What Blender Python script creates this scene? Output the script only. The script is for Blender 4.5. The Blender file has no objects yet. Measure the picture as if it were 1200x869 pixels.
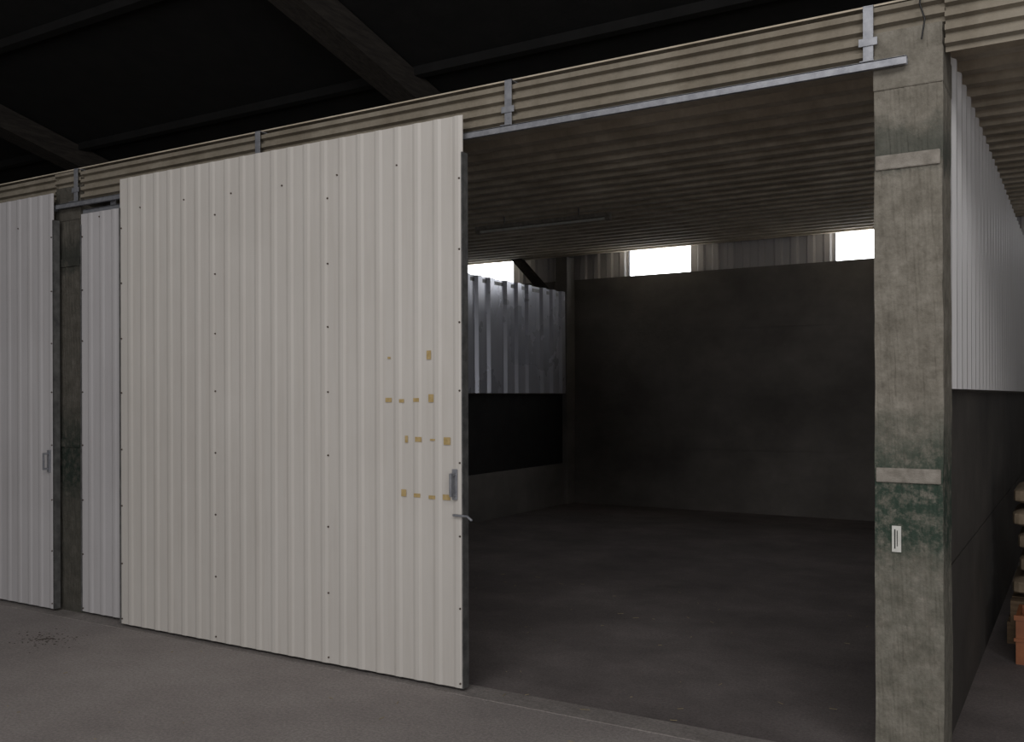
import bpy, bmesh, math, random
from mathutils import Vector, Matrix
random.seed(7)
S = bpy.context.scene
COL = S.collection
S.view_settings.view_transform = 'Standard'

# ------------------------------------------------------------------ materials
def new_mat(name):
    m = bpy.data.materials.new(name); m.use_nodes = True
    nt = m.node_tree; b = nt.nodes['Principled BSDF']
    return m, nt, b

def N(nt, t, **kw):
    n = nt.nodes.new(t)
    for k, v in kw.items():
        if k in n.inputs.keys(): n.inputs[k].default_value = v
        else: setattr(n, k, v)
    return n

def ramp(nt, src, stops):
    r = nt.nodes.new('ShaderNodeValToRGB')
    el = r.color_ramp.elements
    while len(el) < len(stops): el.new(0.5)
    for e, (p, c) in zip(el, stops):
        e.position = p; e.color = (*c, 1) if len(c) == 3 else c
    nt.links.new(src, r.inputs[0]); return r.outputs[0]

def mix(nt, fac, a, b, mode='MIX'):
    n = nt.nodes.new('ShaderNodeMix'); n.data_type = 'RGBA'; n.blend_type = mode
    if isinstance(fac, (int, float)): n.inputs[0].default_value = fac
    else: nt.links.new(fac, n.inputs[0])
    for s, i in ((a, 6), (b, 7)):
        if isinstance(s, tuple): n.inputs[i].default_value = (*s, 1)
        else: nt.links.new(s, n.inputs[i])
    return n.outputs[2]

def coords(nt, scale=(1, 1, 1)):
    t = nt.nodes.new('ShaderNodeTexCoord'); mp = nt.nodes.new('ShaderNodeMapping')
    mp.inputs['Scale'].default_value = scale
    nt.links.new(t.outputs['Object'], mp.inputs['Vector']); return mp.outputs[0]

def noise(nt, vec, scale, detail=6, rough=.6):
    n = N(nt, 'ShaderNodeTexNoise', Scale=scale, Detail=detail, Roughness=rough)
    nt.links.new(vec, n.inputs['Vector']); return n.outputs['Fac']

def bump(nt, b, h, strength, dist=.01):
    n = N(nt, 'ShaderNodeBump', Strength=strength, Distance=dist)
    nt.links.new(h, n.inputs['Height']); nt.links.new(n.outputs[0], b.inputs['Normal'])

def simple(name, c1, c2, scale=6, rough=.6, metal=0, bmp=.2, vs=(1, 1, 1), lo=.35, hi=.65):
    m, nt, b = new_mat(name)
    v = coords(nt, vs); f = noise(nt, v, scale)
    nt.links.new(ramp(nt, f, [(lo, c1), (hi, c2)]), b.inputs['Base Color'])
    b.inputs['Roughness'].default_value = rough; b.inputs['Metallic'].default_value = metal
    if bmp: bump(nt, b, noise(nt, v, scale * 8), bmp)
    return m

def sheet_mat(name, c1, c2, rough=.42, metal=0.0):
    m, nt, b = new_mat(name)
    v = coords(nt); f = noise(nt, v, 1.3, 4)
    base = ramp(nt, f, [(.3, c1), (.7, c2)])
    st = noise(nt, coords(nt, (14, 14, .7)), 2.0, 5)
    st = ramp(nt, st, [(.45, (1, 1, 1)), (.8, (.93, .92, .91))])
    base = mix(nt, 1.0, base, st, 'MULTIPLY')
    nt.links.new(base, b.inputs['Base Color'])
    rr = N(nt, 'ShaderNodeMapRange'); nt.links.new(f, rr.inputs[0])
    rr.inputs[3].default_value = rough - .08; rr.inputs[4].default_value = rough + .12
    nt.links.new(rr.outputs[0], b.inputs['Roughness']); b.inputs['Metallic'].default_value = metal
    bump(nt, b, noise(nt, v, 3, 2), .12, .01)
    return m

M_door = sheet_mat('cream_painted_sheet', (.62, .59, .55), (.67, .64, .60))
M_door2 = sheet_mat('grey_white_painted_sheet', (.53, .515, .525), (.58, .565, .575))
M_panel = sheet_mat('galvanised_sheet', (.52, .53, .60), (.62, .63, .70), rough=.26, metal=.3)
M_panelR = sheet_mat('white_sheet', (.78, .77, .775), (.82, .81, .815), rough=.5)
M_steel = simple('galvanised_steel', (.26, .27, .30), (.38, .39, .42), 20, .5, .5, .1)
M_dsteel = simple('dull_steel_frame', (.13, .13, .13), (.24, .24, .235), 14, .5, .5, .1)
M_rust = simple('rusty_screw', (.07, .05, .04), (.14, .11, .09), 30, .7, .3, .1)
M_tape = simple('masking_tape', (.42, .30, .12), (.55, .41, .20), 40, .8, 0, .1)
M_woodL = simple('pallet_wood', (.13, .085, .05), (.22, .15, .09), 5, .8, 0, .5, (1, 8, 8))
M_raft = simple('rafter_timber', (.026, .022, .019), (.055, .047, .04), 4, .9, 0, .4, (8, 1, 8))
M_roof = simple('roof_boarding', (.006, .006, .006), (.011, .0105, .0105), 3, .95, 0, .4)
M_gapdark = simple('gap_shade_fill', (.010, .009, .010), (.018, .016, .016), 4, .85, 0, .3)  # near-black colour standing in for the shade of an open gap
M_band = simple('cement_band', (.22, .20, .17), (.36, .33, .29), 18, .85, 0, .5)
M_label = simple('paper_label', (.60, .60, .56), (.72, .72, .68), 30, .7, 0, 0)
M_black = simple('black_plastic', (.01, .01, .01), (.02, .02, .02), 10, .5, 0, 0)
M_sack = simple('paper_sack', (.17, .13, .085), (.27, .21, .145), 6, .85, 0, .5)
M_orange = simple('orange_crate_plastic', (.24, .08, .03), (.32, .11, .04), 6, .5, 0, .1)
M_straw = simple('straw', (.30, .24, .14), (.45, .37, .22), 30, .9, 0, 0)
M_debris = simple('dirt_debris', (.06, .05, .042), (.12, .10, .085), 40, .95, 0, .3)

def cement(name, k, warm=1.0):
    m, nt, b = new_mat(name)
    v = coords(nt); f = noise(nt, v, 2.2, 9, .75)
    t = lambda c: (c[0]*k, c[1]*k*(1-.02*warm), c[2]*k*(1-.07*warm))
    base = ramp(nt, f, [(.28, t((.36, .32, .26))), (.5, t((.50, .45, .375))), (.72, t((.66, .60, .51)))])
    st = noise(nt, coords(nt, (1, .15, .15)), 5, 5)
    base = mix(nt, 1, base, ramp(nt, st, [(.35, (.8, .78, .75)), (.6, (1, 1, 1))]), 'MULTIPLY')
    nt.links.new(base, b.inputs['Base Color']); b.inputs['Roughness'].default_value = .9
    bump(nt, b, noise(nt, v, 30), .4)
    return m
M_lid = cement('fibre_cement_sheet', 1.22)
M_fas = cement('fibre_cement_fascia', .52)

def concrete(name, c1, c2, c3):
    m, nt, b = new_mat(name)
    v = coords(nt); f = noise(nt, v, .8, 10, .65)
    base = ramp(nt, f, [(.3, c1), (.5, c2), (.72, c3)])
    h = noise(nt, coords(nt, (.6, .6, 1.2)), .9, 7, .6)
    base = mix(nt, 1, base, ramp(nt, h, [(.35, (.72, .72, .72)), (.65, (1.1, 1.09, 1.08))]), 'MULTIPLY')
    nt.links.new(base, b.inputs['Base Color']); b.inputs['Roughness'].default_value = .92
    bump(nt, b, noise(nt, v, 18, 8), .5)
    return m
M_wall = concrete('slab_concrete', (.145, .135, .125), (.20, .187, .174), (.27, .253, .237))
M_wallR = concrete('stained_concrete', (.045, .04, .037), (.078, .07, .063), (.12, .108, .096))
M_hall = concrete('hall_render', (.08, .075, .07), (.12, .11, .10), (.16, .15, .14))

def pillar_mat(name, dark):
    m, nt, b = new_mat(name)
    v = coords(nt); f = noise(nt, v, 9, 12, .78)
    base = ramp(nt, f, [(.28, (.11, .10, .08)), (.46, (.195, .178, .146)), (.58, (.255, .235, .197)), (.75, (.36, .335, .29))])
    tc = nt.nodes.new('ShaderNodeTexCoord'); sx = nt.nodes.new('ShaderNodeSeparateXYZ')
    nt.links.new(tc.outputs['Object'], sx.inputs[0])
    wob = N(nt, 'ShaderNodeMath', operation='MULTIPLY_ADD'); nt.links.new(noise(nt, v, 7, 8, .75), wob.inputs[0])
    wob.inputs[1].default_value = .42; nt.links.new(sx.outputs[2], wob.inputs[2])
    dv = N(nt, 'ShaderNodeMath', operation='DIVIDE'); nt.links.new(wob.outputs[0], dv.inputs[0]); dv.inputs[1].default_value = 3.6
    G = (1, 1, 1); K = (0, 0, 0)
    zm = ramp(nt, dv.outputs[0], [(.0, (.35,)*3), (.10, (.15,)*3), (.30, (.3,)*3), (.335, (.95,)*3), (.41, (.98,)*3), (.43, (.8,)*3), (.47, (.45,)*3), (.51, K), (1, K)])
    bl = ramp(nt, noise(nt, v, 16, 9, .8), [(.36, (.12,)*3), (.54, G)])
    fac = N(nt, 'ShaderNodeMath', operation='MULTIPLY'); nt.links.new(zm, fac.inputs[0]); nt.links.new(bl, fac.inputs[1])
    base = mix(nt, fac.outputs[0], base, (.026, .050, .035))
    zd = ramp(nt, dv.outputs[0], [(.78, K), (.80, (.75,)*3), (.835, (.6,)*3), (.86, K)])
    base = mix(nt, zd, base, (.045, .055, .045))
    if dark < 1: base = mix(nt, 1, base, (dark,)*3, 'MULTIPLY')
    nt.links.new(base, b.inputs['Base Color']); b.inputs['Roughness'].default_value = .9
    bump(nt, b, noise(nt, v, 40, 8), .8, .01)
    return m
M_pil = pillar_mat('painted_column_concrete', 1)
M_pilD = pillar_mat('dark_column_concrete', .40)  # same column concrete, whole colour multiplied darker

def floor_mat(name, c1, c2, c3, sc=.9):
    m, nt, b = new_mat(name)
    v = coords(nt); f = noise(nt, v, sc, 10, .7)
    base = ramp(nt, f, [(.3, c1), (.5, c2), (.7, c3)])
    sp = noise(nt, v, 60, 3, .8)
    base = mix(nt, 1, base, ramp(nt, sp, [(.35, (.78, .78, .78)), (.65, (1.2, 1.19, 1.17))]), 'MULTIPLY')
    nt.links.new(base, b.inputs['Base Color']); b.inputs['Roughness'].default_value = .93
    bump(nt, b, noise(nt, v, 60, 6, .7), .5, .01)
    return m
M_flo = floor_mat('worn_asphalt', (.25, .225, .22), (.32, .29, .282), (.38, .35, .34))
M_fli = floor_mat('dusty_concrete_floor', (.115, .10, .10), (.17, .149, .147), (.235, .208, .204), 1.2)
M_thr = floor_mat('threshold_concrete', (.22, .20, .19), (.28, .255, .245), (.35, .32, .305), 3)

m, nt, b = new_mat('window_daylight'); M_win = m
b.inputs['Base Color'].default_value = (.9, .92, .95, 1)
b.inputs['Emission Color'].default_value = (.96, .98, 1, 1); b.inputs['Emission Strength'].default_value = 6

# ------------------------------------------------------------------ mesh tools
def obj(name, me, mat=None, parent=None):
    o = bpy.data.objects.new(name, me); COL.objects.link(o)
    if mat: me.materials.append(mat)
    if parent: o.parent = parent
    return o

def empty(name, loc=(0, 0, 0)):
    e = bpy.data.objects.new(name, None); e.location = loc; e.empty_display_size = .2
    COL.objects.link(e); return e

def boxes(name, lst, mat, parent=None, bevel=0):
    bm = bmesh.new()
    for x0, x1, y0, y1, z0, z1 in lst:
        r = bmesh.ops.create_cube(bm, size=1)
        bmesh.ops.scale(bm, vec=(x1-x0, y1-y0, z1-z0), verts=r['verts'])
        bmesh.ops.translate(bm, vec=((x0+x1)/2, (y0+y1)/2, (z0+z1)/2), verts=r['verts'])
    me = bpy.data.meshes.new(name); bm.to_mesh(me); bm.free()
    o = obj(name, me, mat, parent)
    if bevel:
        md = o.modifiers.new('bev', 'BEVEL'); md.width = bevel; md.segments = 2
    return o

def beam(name, p0, p1, w, h, mat, parent=None):
    p0, p1 = Vector(p0), Vector(p1); d = p1 - p0; L = d.length
    bm = bmesh.new(); r = bmesh.ops.create_cube(bm, size=1)
    bmesh.ops.scale(bm, vec=(w, L, h), verts=r['verts'])
    y = d.normalized(); x = y.cross(Vector((0, 0, 1)))
    if x.length < 1e-4: x = Vector((1, 0, 0))
    x.normalize(); z = x.cross(y)
    M = Matrix((x, y, z)).transposed().to_4x4(); M.translation = (p0+p1)/2
    bm.transform(M)
    me = bpy.data.meshes.new(name); bm.to_mesh(me); bm.free()
    return obj(name, me, mat, parent)

def profile(width, pitch, depth, kind):
    pts = []
    if kind == 'sine':
        n = int(width / pitch * 12)
        for i in range(n+1):
            u = width*i/n; pts.append((u, depth/2*math.sin(2*math.pi*u/pitch)))
    else:
        a, s = {'trap': (.42, .12), 'wide': (.55, .14), 'deep': (.40, .13)}[kind]
        u = 0
        seq = [(0, 0), (a, 0), (a+s, 1), (1-s, 1), (1, 0)]
        k = 0
        while u < width:
            for q, h in seq[:-1]:
                uu = (k+q)*pitch
                if uu <= width: pts.append((uu, h*depth))
            k += 1; u = k*pitch
        pts.append((width, pts[-1][1]))
    return pts

def corrugated(name, origin, U, V, Nn, width, height, pitch, depth, mat, kind='trap', parent=None, thick=.0015, segs=1):
    O, U, V, Nn = Vector(origin), Vector(U), Vector(V), Vector(Nn)
    me = bpy.data.meshes.new(name); vs = []; fs = []
    P = profile(width, pitch, depth, kind)
    for j in range(segs+1):
        for (u, h) in P:
            vs.append(O + U*u + V*(height*j/segs) + Nn*h)
    n = len(P)
    for j in range(segs):
        for i in range(n-1):
            a = j*n+i; fs.append((a, a+1, a+n+1, a+n))
    me.from_pydata([tuple(v) for v in vs], [], fs); me.update()
    o = obj(name, me, mat, parent)
    if kind == 'sine':
        for p in me.polygons: p.use_smooth = True
    md = o.modifiers.new('t', 'SOLIDIFY'); md.thickness = thick; md.offset = 0
    return o

def discs(name, pts, r, mat, parent, t=.006):
    bm = bmesh.new()
    for p in pts:
        q = bmesh.ops.create_cone(bm, segments=10, radius1=r, radius2=r*.7, depth=t, cap_ends=True)
        bmesh.ops.rotate(bm, matrix=Matrix.Rotation(math.radians(90), 3, 'X'), verts=q['verts'])
        bmesh.ops.translate(bm, vec=p, verts=q['verts'])
    me = bpy.data.meshes.new(name); bm.to_mesh(me); bm.free()
    return obj(name, me, mat, parent)

def tube(name, pts, r, mat, parent=None):
    cu = bpy.data.curves.new(name, 'CURVE'); cu.dimensions = '3D'; cu.bevel_depth = r; cu.bevel_resolution = 3
    sp = cu.splines.new('POLY'); sp.points.add(len(pts)-1)
    for p, q in zip(sp.points, pts): p.co = (*q, 1)
    cu.materials.append(mat)
    o = bpy.data.objects.new(name, cu); COL.objects.link(o)
    if parent: o.parent = parent
    return o

# ------------------------------------------------------------------ shell
X0, X1, YF, YB = -16.0, 8.5, -10.0, 12.95
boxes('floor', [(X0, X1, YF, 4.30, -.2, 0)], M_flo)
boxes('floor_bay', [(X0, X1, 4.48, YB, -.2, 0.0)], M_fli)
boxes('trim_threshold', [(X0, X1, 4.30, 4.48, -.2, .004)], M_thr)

wz = 3.42; wt = 3.84; eave = 4.25
wx = [-14.80, -11.80, -8.82, -5.83, -2.84, .15, 3.14]
WW = .98
slabs = []
for i, (za, zb) in enumerate([(0, .87), (.885, 1.72), (1.735, 2.57), (2.585, wz)]):
    slabs.append((X0, X1, YB, YB+.2, za, zb))
slabs.append((X0, X1, YB+.015, YB+.19, 0, wz))
slabs.append((X0, X1, YB, YB+.2, wt+.02, eave))
boxes('wall_back', slabs, M_wall)
k = 0
prev = X0
cl = empty('wall_cladding_back')
for x in wx + [X1]:
    end = x
    if end - prev > .05:
        corrugated('cladding_sheet', (prev, YB+.06, wz), (1, 0, 0), (0, 0, 1), (0, -1, 0), end-prev, wt-wz+.02, .22, .03, M_door2, 'trap', cl)
        boxes('cladding_backing', [(prev, end, YB+.08, YB+.16, wz, wt+.02)], M_hall, cl)
    if x < X1-.01:
        k += 1
        w = empty('window_%d' % k)
        boxes('pane', [(x+.012, x+WW-.012, YB+.10, YB+.11, wz+.012, wt+.01)], M_win, w)
        boxes('frame', [(x, x+.012, YB+.07, YB+.13, wz, wt+.02), (x+WW-.012, x+WW, YB+.07, YB+.13, wz, wt+.02),
                        (x, x+WW, YB+.07, YB+.13, wz, wz+.012), (x, x+WW, YB+.07, YB+.13, wt+.008, wt+.02)], M_steel, w)
    prev = x + WW
boxes('wall_left', [(X0-.2, X0, YF, YB, 0, 7.6)], M_hall)
boxes('wall_right', [(X1, X1+.2, YF, YB, 0, 7.6)], M_hall)
boxes('wall_front', [(X0, -7.5, YF-.2, YF, 0, 7.6), (2.5, X1, YF-.2, YF, 0, 7.6), (-7.5, 2.5, YF-.2, YF, 4.2, 7.6)], M_hall)
boxes('door_1', [(-7.48, -2.52, YF-.26, YF-.21, 0, 4.2), (-2.48, 2.48, YF-.26, YF-.21, 0, 4.2)], M_door2)

sl = .25; RY = 1.5; E = 4.28
def rz(Y): return E + (YB - Y)*sl if Y > RY else E + (YB-RY)*sl - (RY-Y)*sl*.7
me = bpy.data.meshes.new('ceiling')
ys = [YF-.2, RY, YB+.2]
vs = []; fs = []
for Y in ys:
    for x in (X0-.2, X1+.2):
        vs += [(x, Y, rz(Y)), (x, Y, rz(Y)+.15)]
for i in range(2):
    a = i*4; fs += [(a, a+2, a+6, a+4), (a+1, a+5, a+7, a+3)]
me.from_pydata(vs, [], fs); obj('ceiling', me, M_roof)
raf = empty('roof_rafters')
for x in (-12.75, -6.62, -.66, 5.4):
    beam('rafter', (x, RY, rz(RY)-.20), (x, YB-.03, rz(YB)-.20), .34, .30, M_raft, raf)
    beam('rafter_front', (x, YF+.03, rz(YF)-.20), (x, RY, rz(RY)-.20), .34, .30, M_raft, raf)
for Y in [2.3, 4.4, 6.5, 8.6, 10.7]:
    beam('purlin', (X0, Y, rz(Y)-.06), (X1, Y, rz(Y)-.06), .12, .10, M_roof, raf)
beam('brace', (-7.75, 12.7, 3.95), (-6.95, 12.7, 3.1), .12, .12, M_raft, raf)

# ------------------------------------------------------------------ bay lid + fascia
L = math.hypot(1, .054)
corrugated('ceiling_bay_lid', (X0, 4.50, 3.405), (0, 1/L, .054/L), (1, 0, 0), (0, .054/L, -1/L), 8.41*L, X1-X0, .31, .078, M_lid, 'deep', None, .008)
for xa, xb, z0 in [(-12.9, -6.84, 3.13), (-6.84, -6.52, 3.265), (-6.52, -.81, 3.13), (-.81, -.51, 3.265), (-.51, 5.3, 3.13)]:
    corrugated('fascia_sheet', (xa, 4.478, z0), (0, 0, 1), (1, 0, 0), (0, -1, 0), 3.372-z0, xb-xa, .058, .032, M_fas, 'trap', None, .006)

# ------------------------------------------------------------------ partitions
def pillar(name, xa, xb, mat):
    e = empty(name)
    H = 3.26
    bm = bmesh.new(); r = bmesh.ops.create_cube(bm, size=1)
    bmesh.ops.scale(bm, vec=(xb-xa, .30, H), verts=r['verts'])
    bmesh.ops.translate(bm, vec=((xa+xb)/2, 4.60, H/2), verts=r['verts'])
    bmesh.ops.subdivide_edges(bm, edges=bm.edges[:], cuts=30, use_grid_fill=True)
    for vv in bm.verts:
        if 0.02 < vv.co.z < H-.01:
            n = math.sin(vv.co.z*5.1+xa)*.0015
            vv.co.x += n + random.uniform(-.002, .002); vv.co.y += n + random.uniform(-.002, .002)
    me = bpy.data.meshes.new('shaft'); bm.to_mesh(me); bm.free(); obj('shaft', me, mat, e)
    for i, z in enumerate((1.26, 2.645)):
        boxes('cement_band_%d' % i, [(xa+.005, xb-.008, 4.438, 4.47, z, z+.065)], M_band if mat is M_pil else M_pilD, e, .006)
    boxes('head_block', [(xa-.004, xb+.004, 4.444, 4.76, 3.00, 3.16)], mat, e, .006)
    return e
pr = pillar('concrete_pillar', -.80, -.52, M_pil)
boxes('label', [(-.728, -.690, 4.440, 4.446, .955, 1.07)], M_label, pr)
boxes('label_text', [(-.718, -.713, 4.438, 4.4405, .97, 1.055), (-.707, -.704, 4.438, 4.4405, .98, 1.05)], M_black, pr)
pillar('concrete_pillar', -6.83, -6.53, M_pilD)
boxes('concrete_pillar_rear', [(-6.90, -6.70, 12.68, 12.94, 0, 3.75)], M_wall, None, .01)

boxes('wall_partition_left', [(-6.88, -6.76, 4.76, 12.67, 0, .62)], M_wall)
boxes('wall_partition_gap_shade', [(-6.86, -6.78, 4.76, 12.67, .62, 1.66)], M_gapdark)  # added sheet, its dark colour plays the unlit gap above the low wall
p = empty('corrugated_partition_panel')
for i in range(8):
    y = 4.80+i*1.0
    corrugated('sheet_%d' % i, (-6.745+.002*(i % 2)-.0, y, 1.68), (0, 1, 0), (random.uniform(-.010, .010), 0, 1), (1, 0, 0), 1.01, 1.53, .29, .04, M_panel, 'trap', p)
boxes('rails', [(-6.80, -6.75, 4.80, 12.66, 1.70, 1.75), (-6.80, -6.75, 4.80, 12.66, 3.13, 3.18)], M_dsteel, p)

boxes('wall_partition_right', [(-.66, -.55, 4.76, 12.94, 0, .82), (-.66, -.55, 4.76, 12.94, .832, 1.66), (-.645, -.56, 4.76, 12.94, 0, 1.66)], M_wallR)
p = empty('corrugated_partition_panel')
corrugated('sheet', (-.525, 4.70, 1.675), (0, 1, 0), (0, 0, 1), (1, 0, 0), 8.2, 1.54, .22, .016, M_panelR, 'wide', p)
boxes('rails', [(-.58, -.53, 4.78, 12.9, 1.70, 1.75), (-.58, -.53, 4.78, 12.9, 3.13, 3.18)], M_dsteel, p)

# ------------------------------------------------------------------ sliding doors
def sdoor(name, xa, xb, yf, ztop, mat, fzt=3.0, handle='R'):
    e = empty(name)
    w = xb - xa
    ns = 3; sw = w/ns
    for i in range(ns):
        corrugated('sheet_%d' % (i+1), (xa+i*sw, yf - .0015*(i % 2), .025), (1, 0, 0), (0, 0, 1), (0, -1, 0), sw+.002, ztop-.025, .1405, .0045, mat, 'wide', e, .001)
    t = .045; a = yf+.003
    fr = [(xa, xa+.04, a, a+t, .03, fzt), (xb-.04, xb, a, a+t, .03, fzt), (xa+.04, xb-.04, a, a+t, .03, .07), (xa+.04, xb-.04, a, a+t, fzt-.04, fzt),
          (xa+.04, xb-.04, a, a+t, 1.5, 1.54), (xa+.04, xb-.04, a, a+t, 2.3, 2.34), (xa+.04, xb-.04, a, a+t, .75, .79)]
    boxes('frame', fr, M_dsteel, e)
    pts = []
    for i in range(ns+1):
        x = min(max(xa+i*sw, xa+.02), xb-.02)
        for z in (.06, .46, .86, 1.28, 1.68, 2.06, 2.46, 2.86):
            pts.append((x, yf-.008, z+random.uniform(-.01, .01)))
    for i in range(1, 13):
        if i % 2: pts.append((xa+i*w/13, yf-.008, 2.98+random.uniform(-.01, .01)))
    discs('screws', pts, .006, M_rust, e)
    boxes('edge_trim', [(xa-.004, xa+.010, yf-.008, yf-.0065, .025, fzt), (xb-.006, xb+.002, yf-.008, yf-.0065, .025, fzt),
                        (xb+.001, xb+.002, yf-.008, a+t, .025, fzt), (xa-.004, xa-.003, yf-.008, a+t, .025, fzt)], M_dsteel, e)
    for x in (xa+.35, xb-.35):
        boxes('hanger', [(x-.03, x+.03, yf+.020, yf+.028, fzt-.05, 3.10)], M_steel, e)
    hx = xb-.045
    boxes('handle', [(hx-.02, hx+.012, yf-.018, yf-.007, 1.07, 1.24), (hx-.006, hx+.006, yf-.055, yf-.018, 1.09, 1.105),
                     (hx-.006, hx+.006, yf-.055, yf-.018, 1.205, 1.22), (hx-.007, hx+.007, yf-.065, yf-.053, 1.09, 1.22)], M_steel, e, .002)
    return e
D = 4.34
dm = sdoor('sliding_door', -5.91, -2.945, D, 3.205, M_door)
tube('latch_bolt', [(-3.0, D-.02, .985), (-2.90, D-.03, .985), (-2.87, D-.03, .965)], .007, M_steel, dm)
sdoor('sliding_door', -6.50, -3.55, 4.435, 3.03, M_door2, 2.95)
sdoor('sliding_door', -9.70, -6.745, 4.37, 3.205, M_door2)

tp = [(-3.175, 1.88, .03, .05), (-3.46, 1.87, .02, .012), (-3.465, 1.625, .045, .025), (-3.37, 1.62, .035, .02), (-3.265, 1.625, .04, .022), (-3.16, 1.635, .035, .045),
      (-3.335, 1.40, .02, .04), (-3.25, 1.40, .045, .028), (-3.15, 1.40, .035, .010), (-3.05, 1.395, .045, .042),
      (-3.355, 1.09, .035, .04), (-3.26, 1.08, .045, .022), (-3.155, 1.075, .045, .02), (-3.055, 1.08, .05, .03)]
ff = []
for (x, z, w, h) in tp:
    ff.append((x-w/2, x+w/2, D-.0080, D-.0070, z-h/2, z+h/2))
boxes('tape_scraps', ff, M_tape, dm)

# ------------------------------------------------------------------ rails and brackets
rl = empty('sliding_door_rail')
boxes('track', [(-6.75, -.655, 4.390, 4.396, 3.088, 3.120), (-6.75, -.655, 4.390, 4.420, 3.116, 3.121),
                (-6.75, -.655, 4.414, 4.420, 3.088, 3.120), (-6.75, -.655, 4.390, 4.400, 3.086, 3.090)], M_steel, rl)
for x in (-.82, -2.70, -4.62, -6.55):
    boxes('bracket', [(x-.022, x+.022, 4.423, 4.429, 3.10, 3.375), (x-.022, x+.022, 4.423, 4.50, 3.375, 3.381),
                      (x-.04, x+.04, 4.417, 4.424, 3.20, 3.235), (x-.03, x+.03, 4.386, 4.429, 3.121, 3.126)], M_steel, rl, .001)
rl2 = empty('sliding_door_rail')
boxes('track', [(-12.7, -6.80, 4.425, 4.431, 3.085, 3.125), (-12.7, -6.80, 4.425, 4.442, 3.121, 3.127), (-12.7, -6.80, 4.437, 4.442, 3.085, 3.125)], M_steel, rl2)
for x in (-8.4, -10.3, -12.2):
    boxes('bracket', [(x-.022, x+.022, 4.432, 4.438, 3.08, 3.375)], M_steel, rl2)
rl3 = empty('sliding_door_rail')
boxes('track', [(-6.5, -3.5, 4.450, 4.456, 3.035, 3.065), (-6.5, -3.5, 4.450, 4.480, 3.061, 3.067)], M_steel, rl3)

fl = empty('fluorescent_lamp')
zc = 3.44
boxes('housing', [(-5.65, -4.05, 8.56, 8.63, zc, zc+.04)], M_band, fl, .006)
tube('tube', [(-5.60, 8.595, zc-.018), (-4.10, 8.595, zc-.018)], .014, M_label, fl)
boxes('caps', [(-5.65, -5.60, 8.57, 8.62, zc-.035, zc), (-4.10, -4.05, 8.57, 8.62, zc-.035, zc)], M_band, fl)
boxes('drop_rods', [(-5.3, -5.29, 8.59, 8.60, zc+.04, 3.56), (-4.41, -4.40, 8.59, 8.60, zc+.04, 3.56)], M_dsteel, fl)

tube('loose_wire', [(-.60, 4.42, 3.40), (-.605, 4.415, 3.34), (-.585, 4.415, 3.27), (-.60, 4.43, 3.19)], .004, M_black)

# ------------------------------------------------------------------ right bay clutter
def pallet(e, x, y, z):
    b = []
    for i in range(5): b.append((x, x+1.2, y+i*.17, y+i*.17+.10, z+.12, z+.142))
    for xx in (x, x+.55, x+1.1):
        b.append((xx, xx+.10, y, y+.78, z+.098, z+.12))
        for yy in (y, y+.34, y+.68): b.append((xx, xx+.10, yy, yy+.10, z+.022, z+.098))
        b.append((xx, xx+.10, y, y+.78, z, z+.022))
    boxes('pallet_boards', b, M_woodL, e)
CY = -.45
st = empty('pallet_stack')
for i in range(2): pallet(st, -.44+.02*i, 7.5+CY, .142*i)
sk = empty('sack_pile')
for i in range(5):
    for j in range(2):
        bm = bmesh.new(); bmesh.ops.create_cube(bm, size=1)
        bmesh.ops.subdivide_edges(bm, edges=bm.edges[:], cuts=6, use_grid_fill=True)
        for vv in bm.verts:
            c = vv.co; k = 1-.55*max(abs(c.x*2)**4, abs(c.y*2)**4)
            c.z *= max(k, .3); c.z += random.uniform(-.02, .02)
        bmesh.ops.scale(bm, vec=(.56, .74, .17), verts=bm.verts)
        bmesh.ops.translate(bm, vec=(-.12+.60*j+random.uniform(-.04, .04), 7.88+CY, .375+.15*i), verts=bm.verts)
        me = bpy.data.meshes.new('sack'); bm.to_mesh(me); bm.free()
        o = obj('sack', me, M_sack, sk)
        md = o.modifiers.new('s', 'SUBSURF'); md.levels = 1; md.render_levels = 1
cr = empty('plastic_crate')
a, b_ = 6.98+CY, 7.33+CY
boxes('crate', [(-.36, .19, a, a+.02, .02, .30), (-.36, .19, b_-.02, b_, .02, .30), (-.36, -.34, a+.02, b_-.02, .02, .30), (.17, .19, a+.02, b_-.02, .02, .30), (-.36, .19, a, b_, 0, .02),
                (-.37, .20, a-.01, a, .27, .30), (-.37, .20, a-.01, a, .14, .16)], M_orange, cr)

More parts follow.
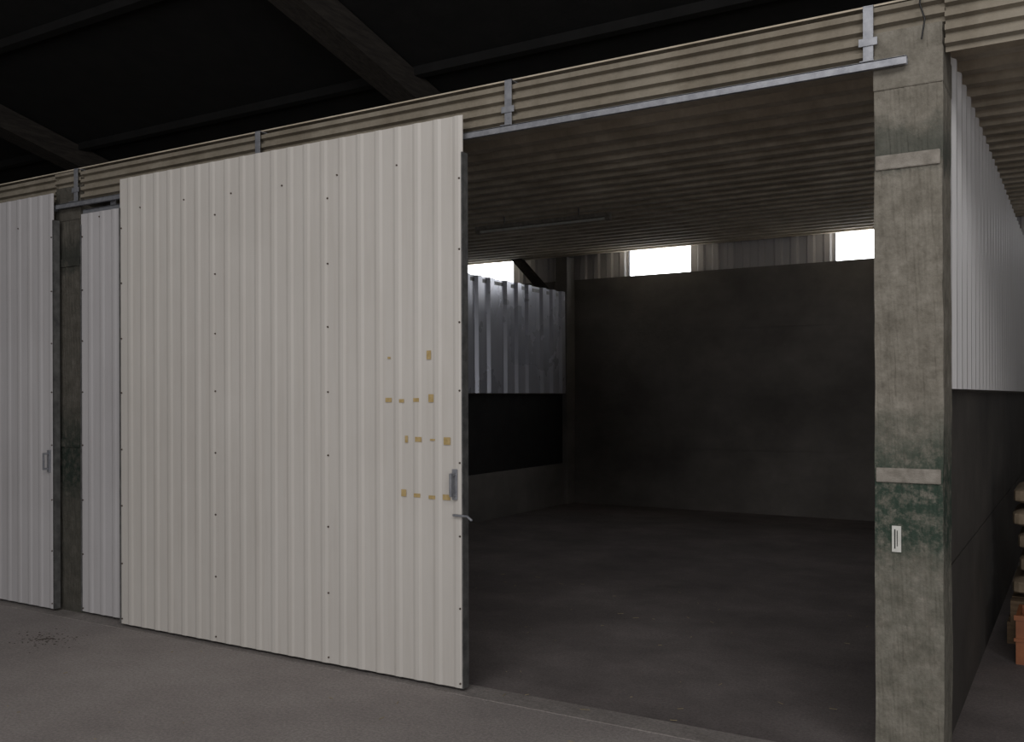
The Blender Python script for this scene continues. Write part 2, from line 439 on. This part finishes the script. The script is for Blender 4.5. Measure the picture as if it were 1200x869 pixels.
# ------------------------------------------------------------------ floor debris
bm = bmesh.new()
for i in range(130):
    r = random.gauss(0, .16); a = random.uniform(0, 6.28)
    q = bmesh.ops.create_icosphere(bm, subdivisions=1, radius=random.uniform(.002, .006))
    bmesh.ops.scale(bm, vec=(random.uniform(.6, 2.2), random.uniform(.6, 2), .5), verts=q['verts'])
    bmesh.ops.translate(bm, vec=(-6.05+r*math.cos(a)*1.3, 3.85+r*math.sin(a)*.9, .002), verts=q['verts'])
me = bpy.data.meshes.new('dirt_scatter'); bm.to_mesh(me); bm.free(); obj('dirt_scatter', me, M_debris)
bm = bmesh.new()
for i in range(110):
    x = random.uniform(-5.2, -.8); y = random.uniform(2.2, 7.5); a = random.uniform(0, 3.14); l = random.uniform(.01, .05)
    q = bmesh.ops.create_cube(bm, size=1)
    bmesh.ops.scale(bm, vec=(l, .0025, .002), verts=q['verts'])
    bmesh.ops.rotate(bm, matrix=Matrix.Rotation(a, 3, 'Z'), verts=q['verts'])
    bmesh.ops.translate(bm, vec=(x, y, .004 if not 4.28 < y < 4.5 else .007), verts=q['verts'])
me = bpy.data.meshes.new('straw_scatter'); bm.to_mesh(me); bm.free(); obj('straw_scatter', me, M_straw)

# ------------------------------------------------------------------ lights
def area(name, loc, target, sx, sy, power, col):
    l = bpy.data.lights.new(name, 'AREA'); l.shape = 'RECTANGLE'; l.size = sx; l.size_y = sy; l.energy = power; l.color = col
    o = bpy.data.objects.new(name, l); COL.objects.link(o); o.location = loc
    o.rotation_euler = (Vector(target)-Vector(loc)).to_track_quat('-Z', 'Y').to_euler(); return o
area('overhead_fill', (0, -1.8, 5.6), (-2.5, 3.8, .3), 9, 2.2, 265, (1, .975, .96))  # added overhead fill for floor and doors, the roof has no opening here
area('low_front_fill', (0, -9.6, 2.0), (-2.5, 4, 1.6), 5, 3.6, 275, (1, .98, .975))  # unseen fill lamp added behind the camera for low frontal light
area('side_fill', (7.2, -5.5, 1.9), (-5, 9, 2.2), 2.6, 3.2, 160, (.97, .98, 1))  # added fill for the panels facing right, no gate on this side
w = bpy.data.worlds.new('World'); S.world = w; w.use_nodes = True
w.node_tree.nodes['Background'].inputs[0].default_value = (.7, .8, 1, 1); w.node_tree.nodes['Background'].inputs[1].default_value = .2

# ------------------------------------------------------------------ camera
cam = bpy.data.cameras.new('camera'); co = bpy.data.objects.new('camera', cam); COL.objects.link(co)
cam.sensor_width = 36; cam.lens = 1107/1200*36; cam.shift_y = 28.5/1200
co.location = (0, 0, 1.65)
R = Matrix.Rotation(math.radians(31.2), 4, 'Z') @ Matrix.Rotation(math.radians(90), 4, 'X') @ Matrix.Rotation(math.radians(-.15), 4, 'Z')
co.rotation_euler = R.to_euler()
cam.clip_start = .05
S.camera = co
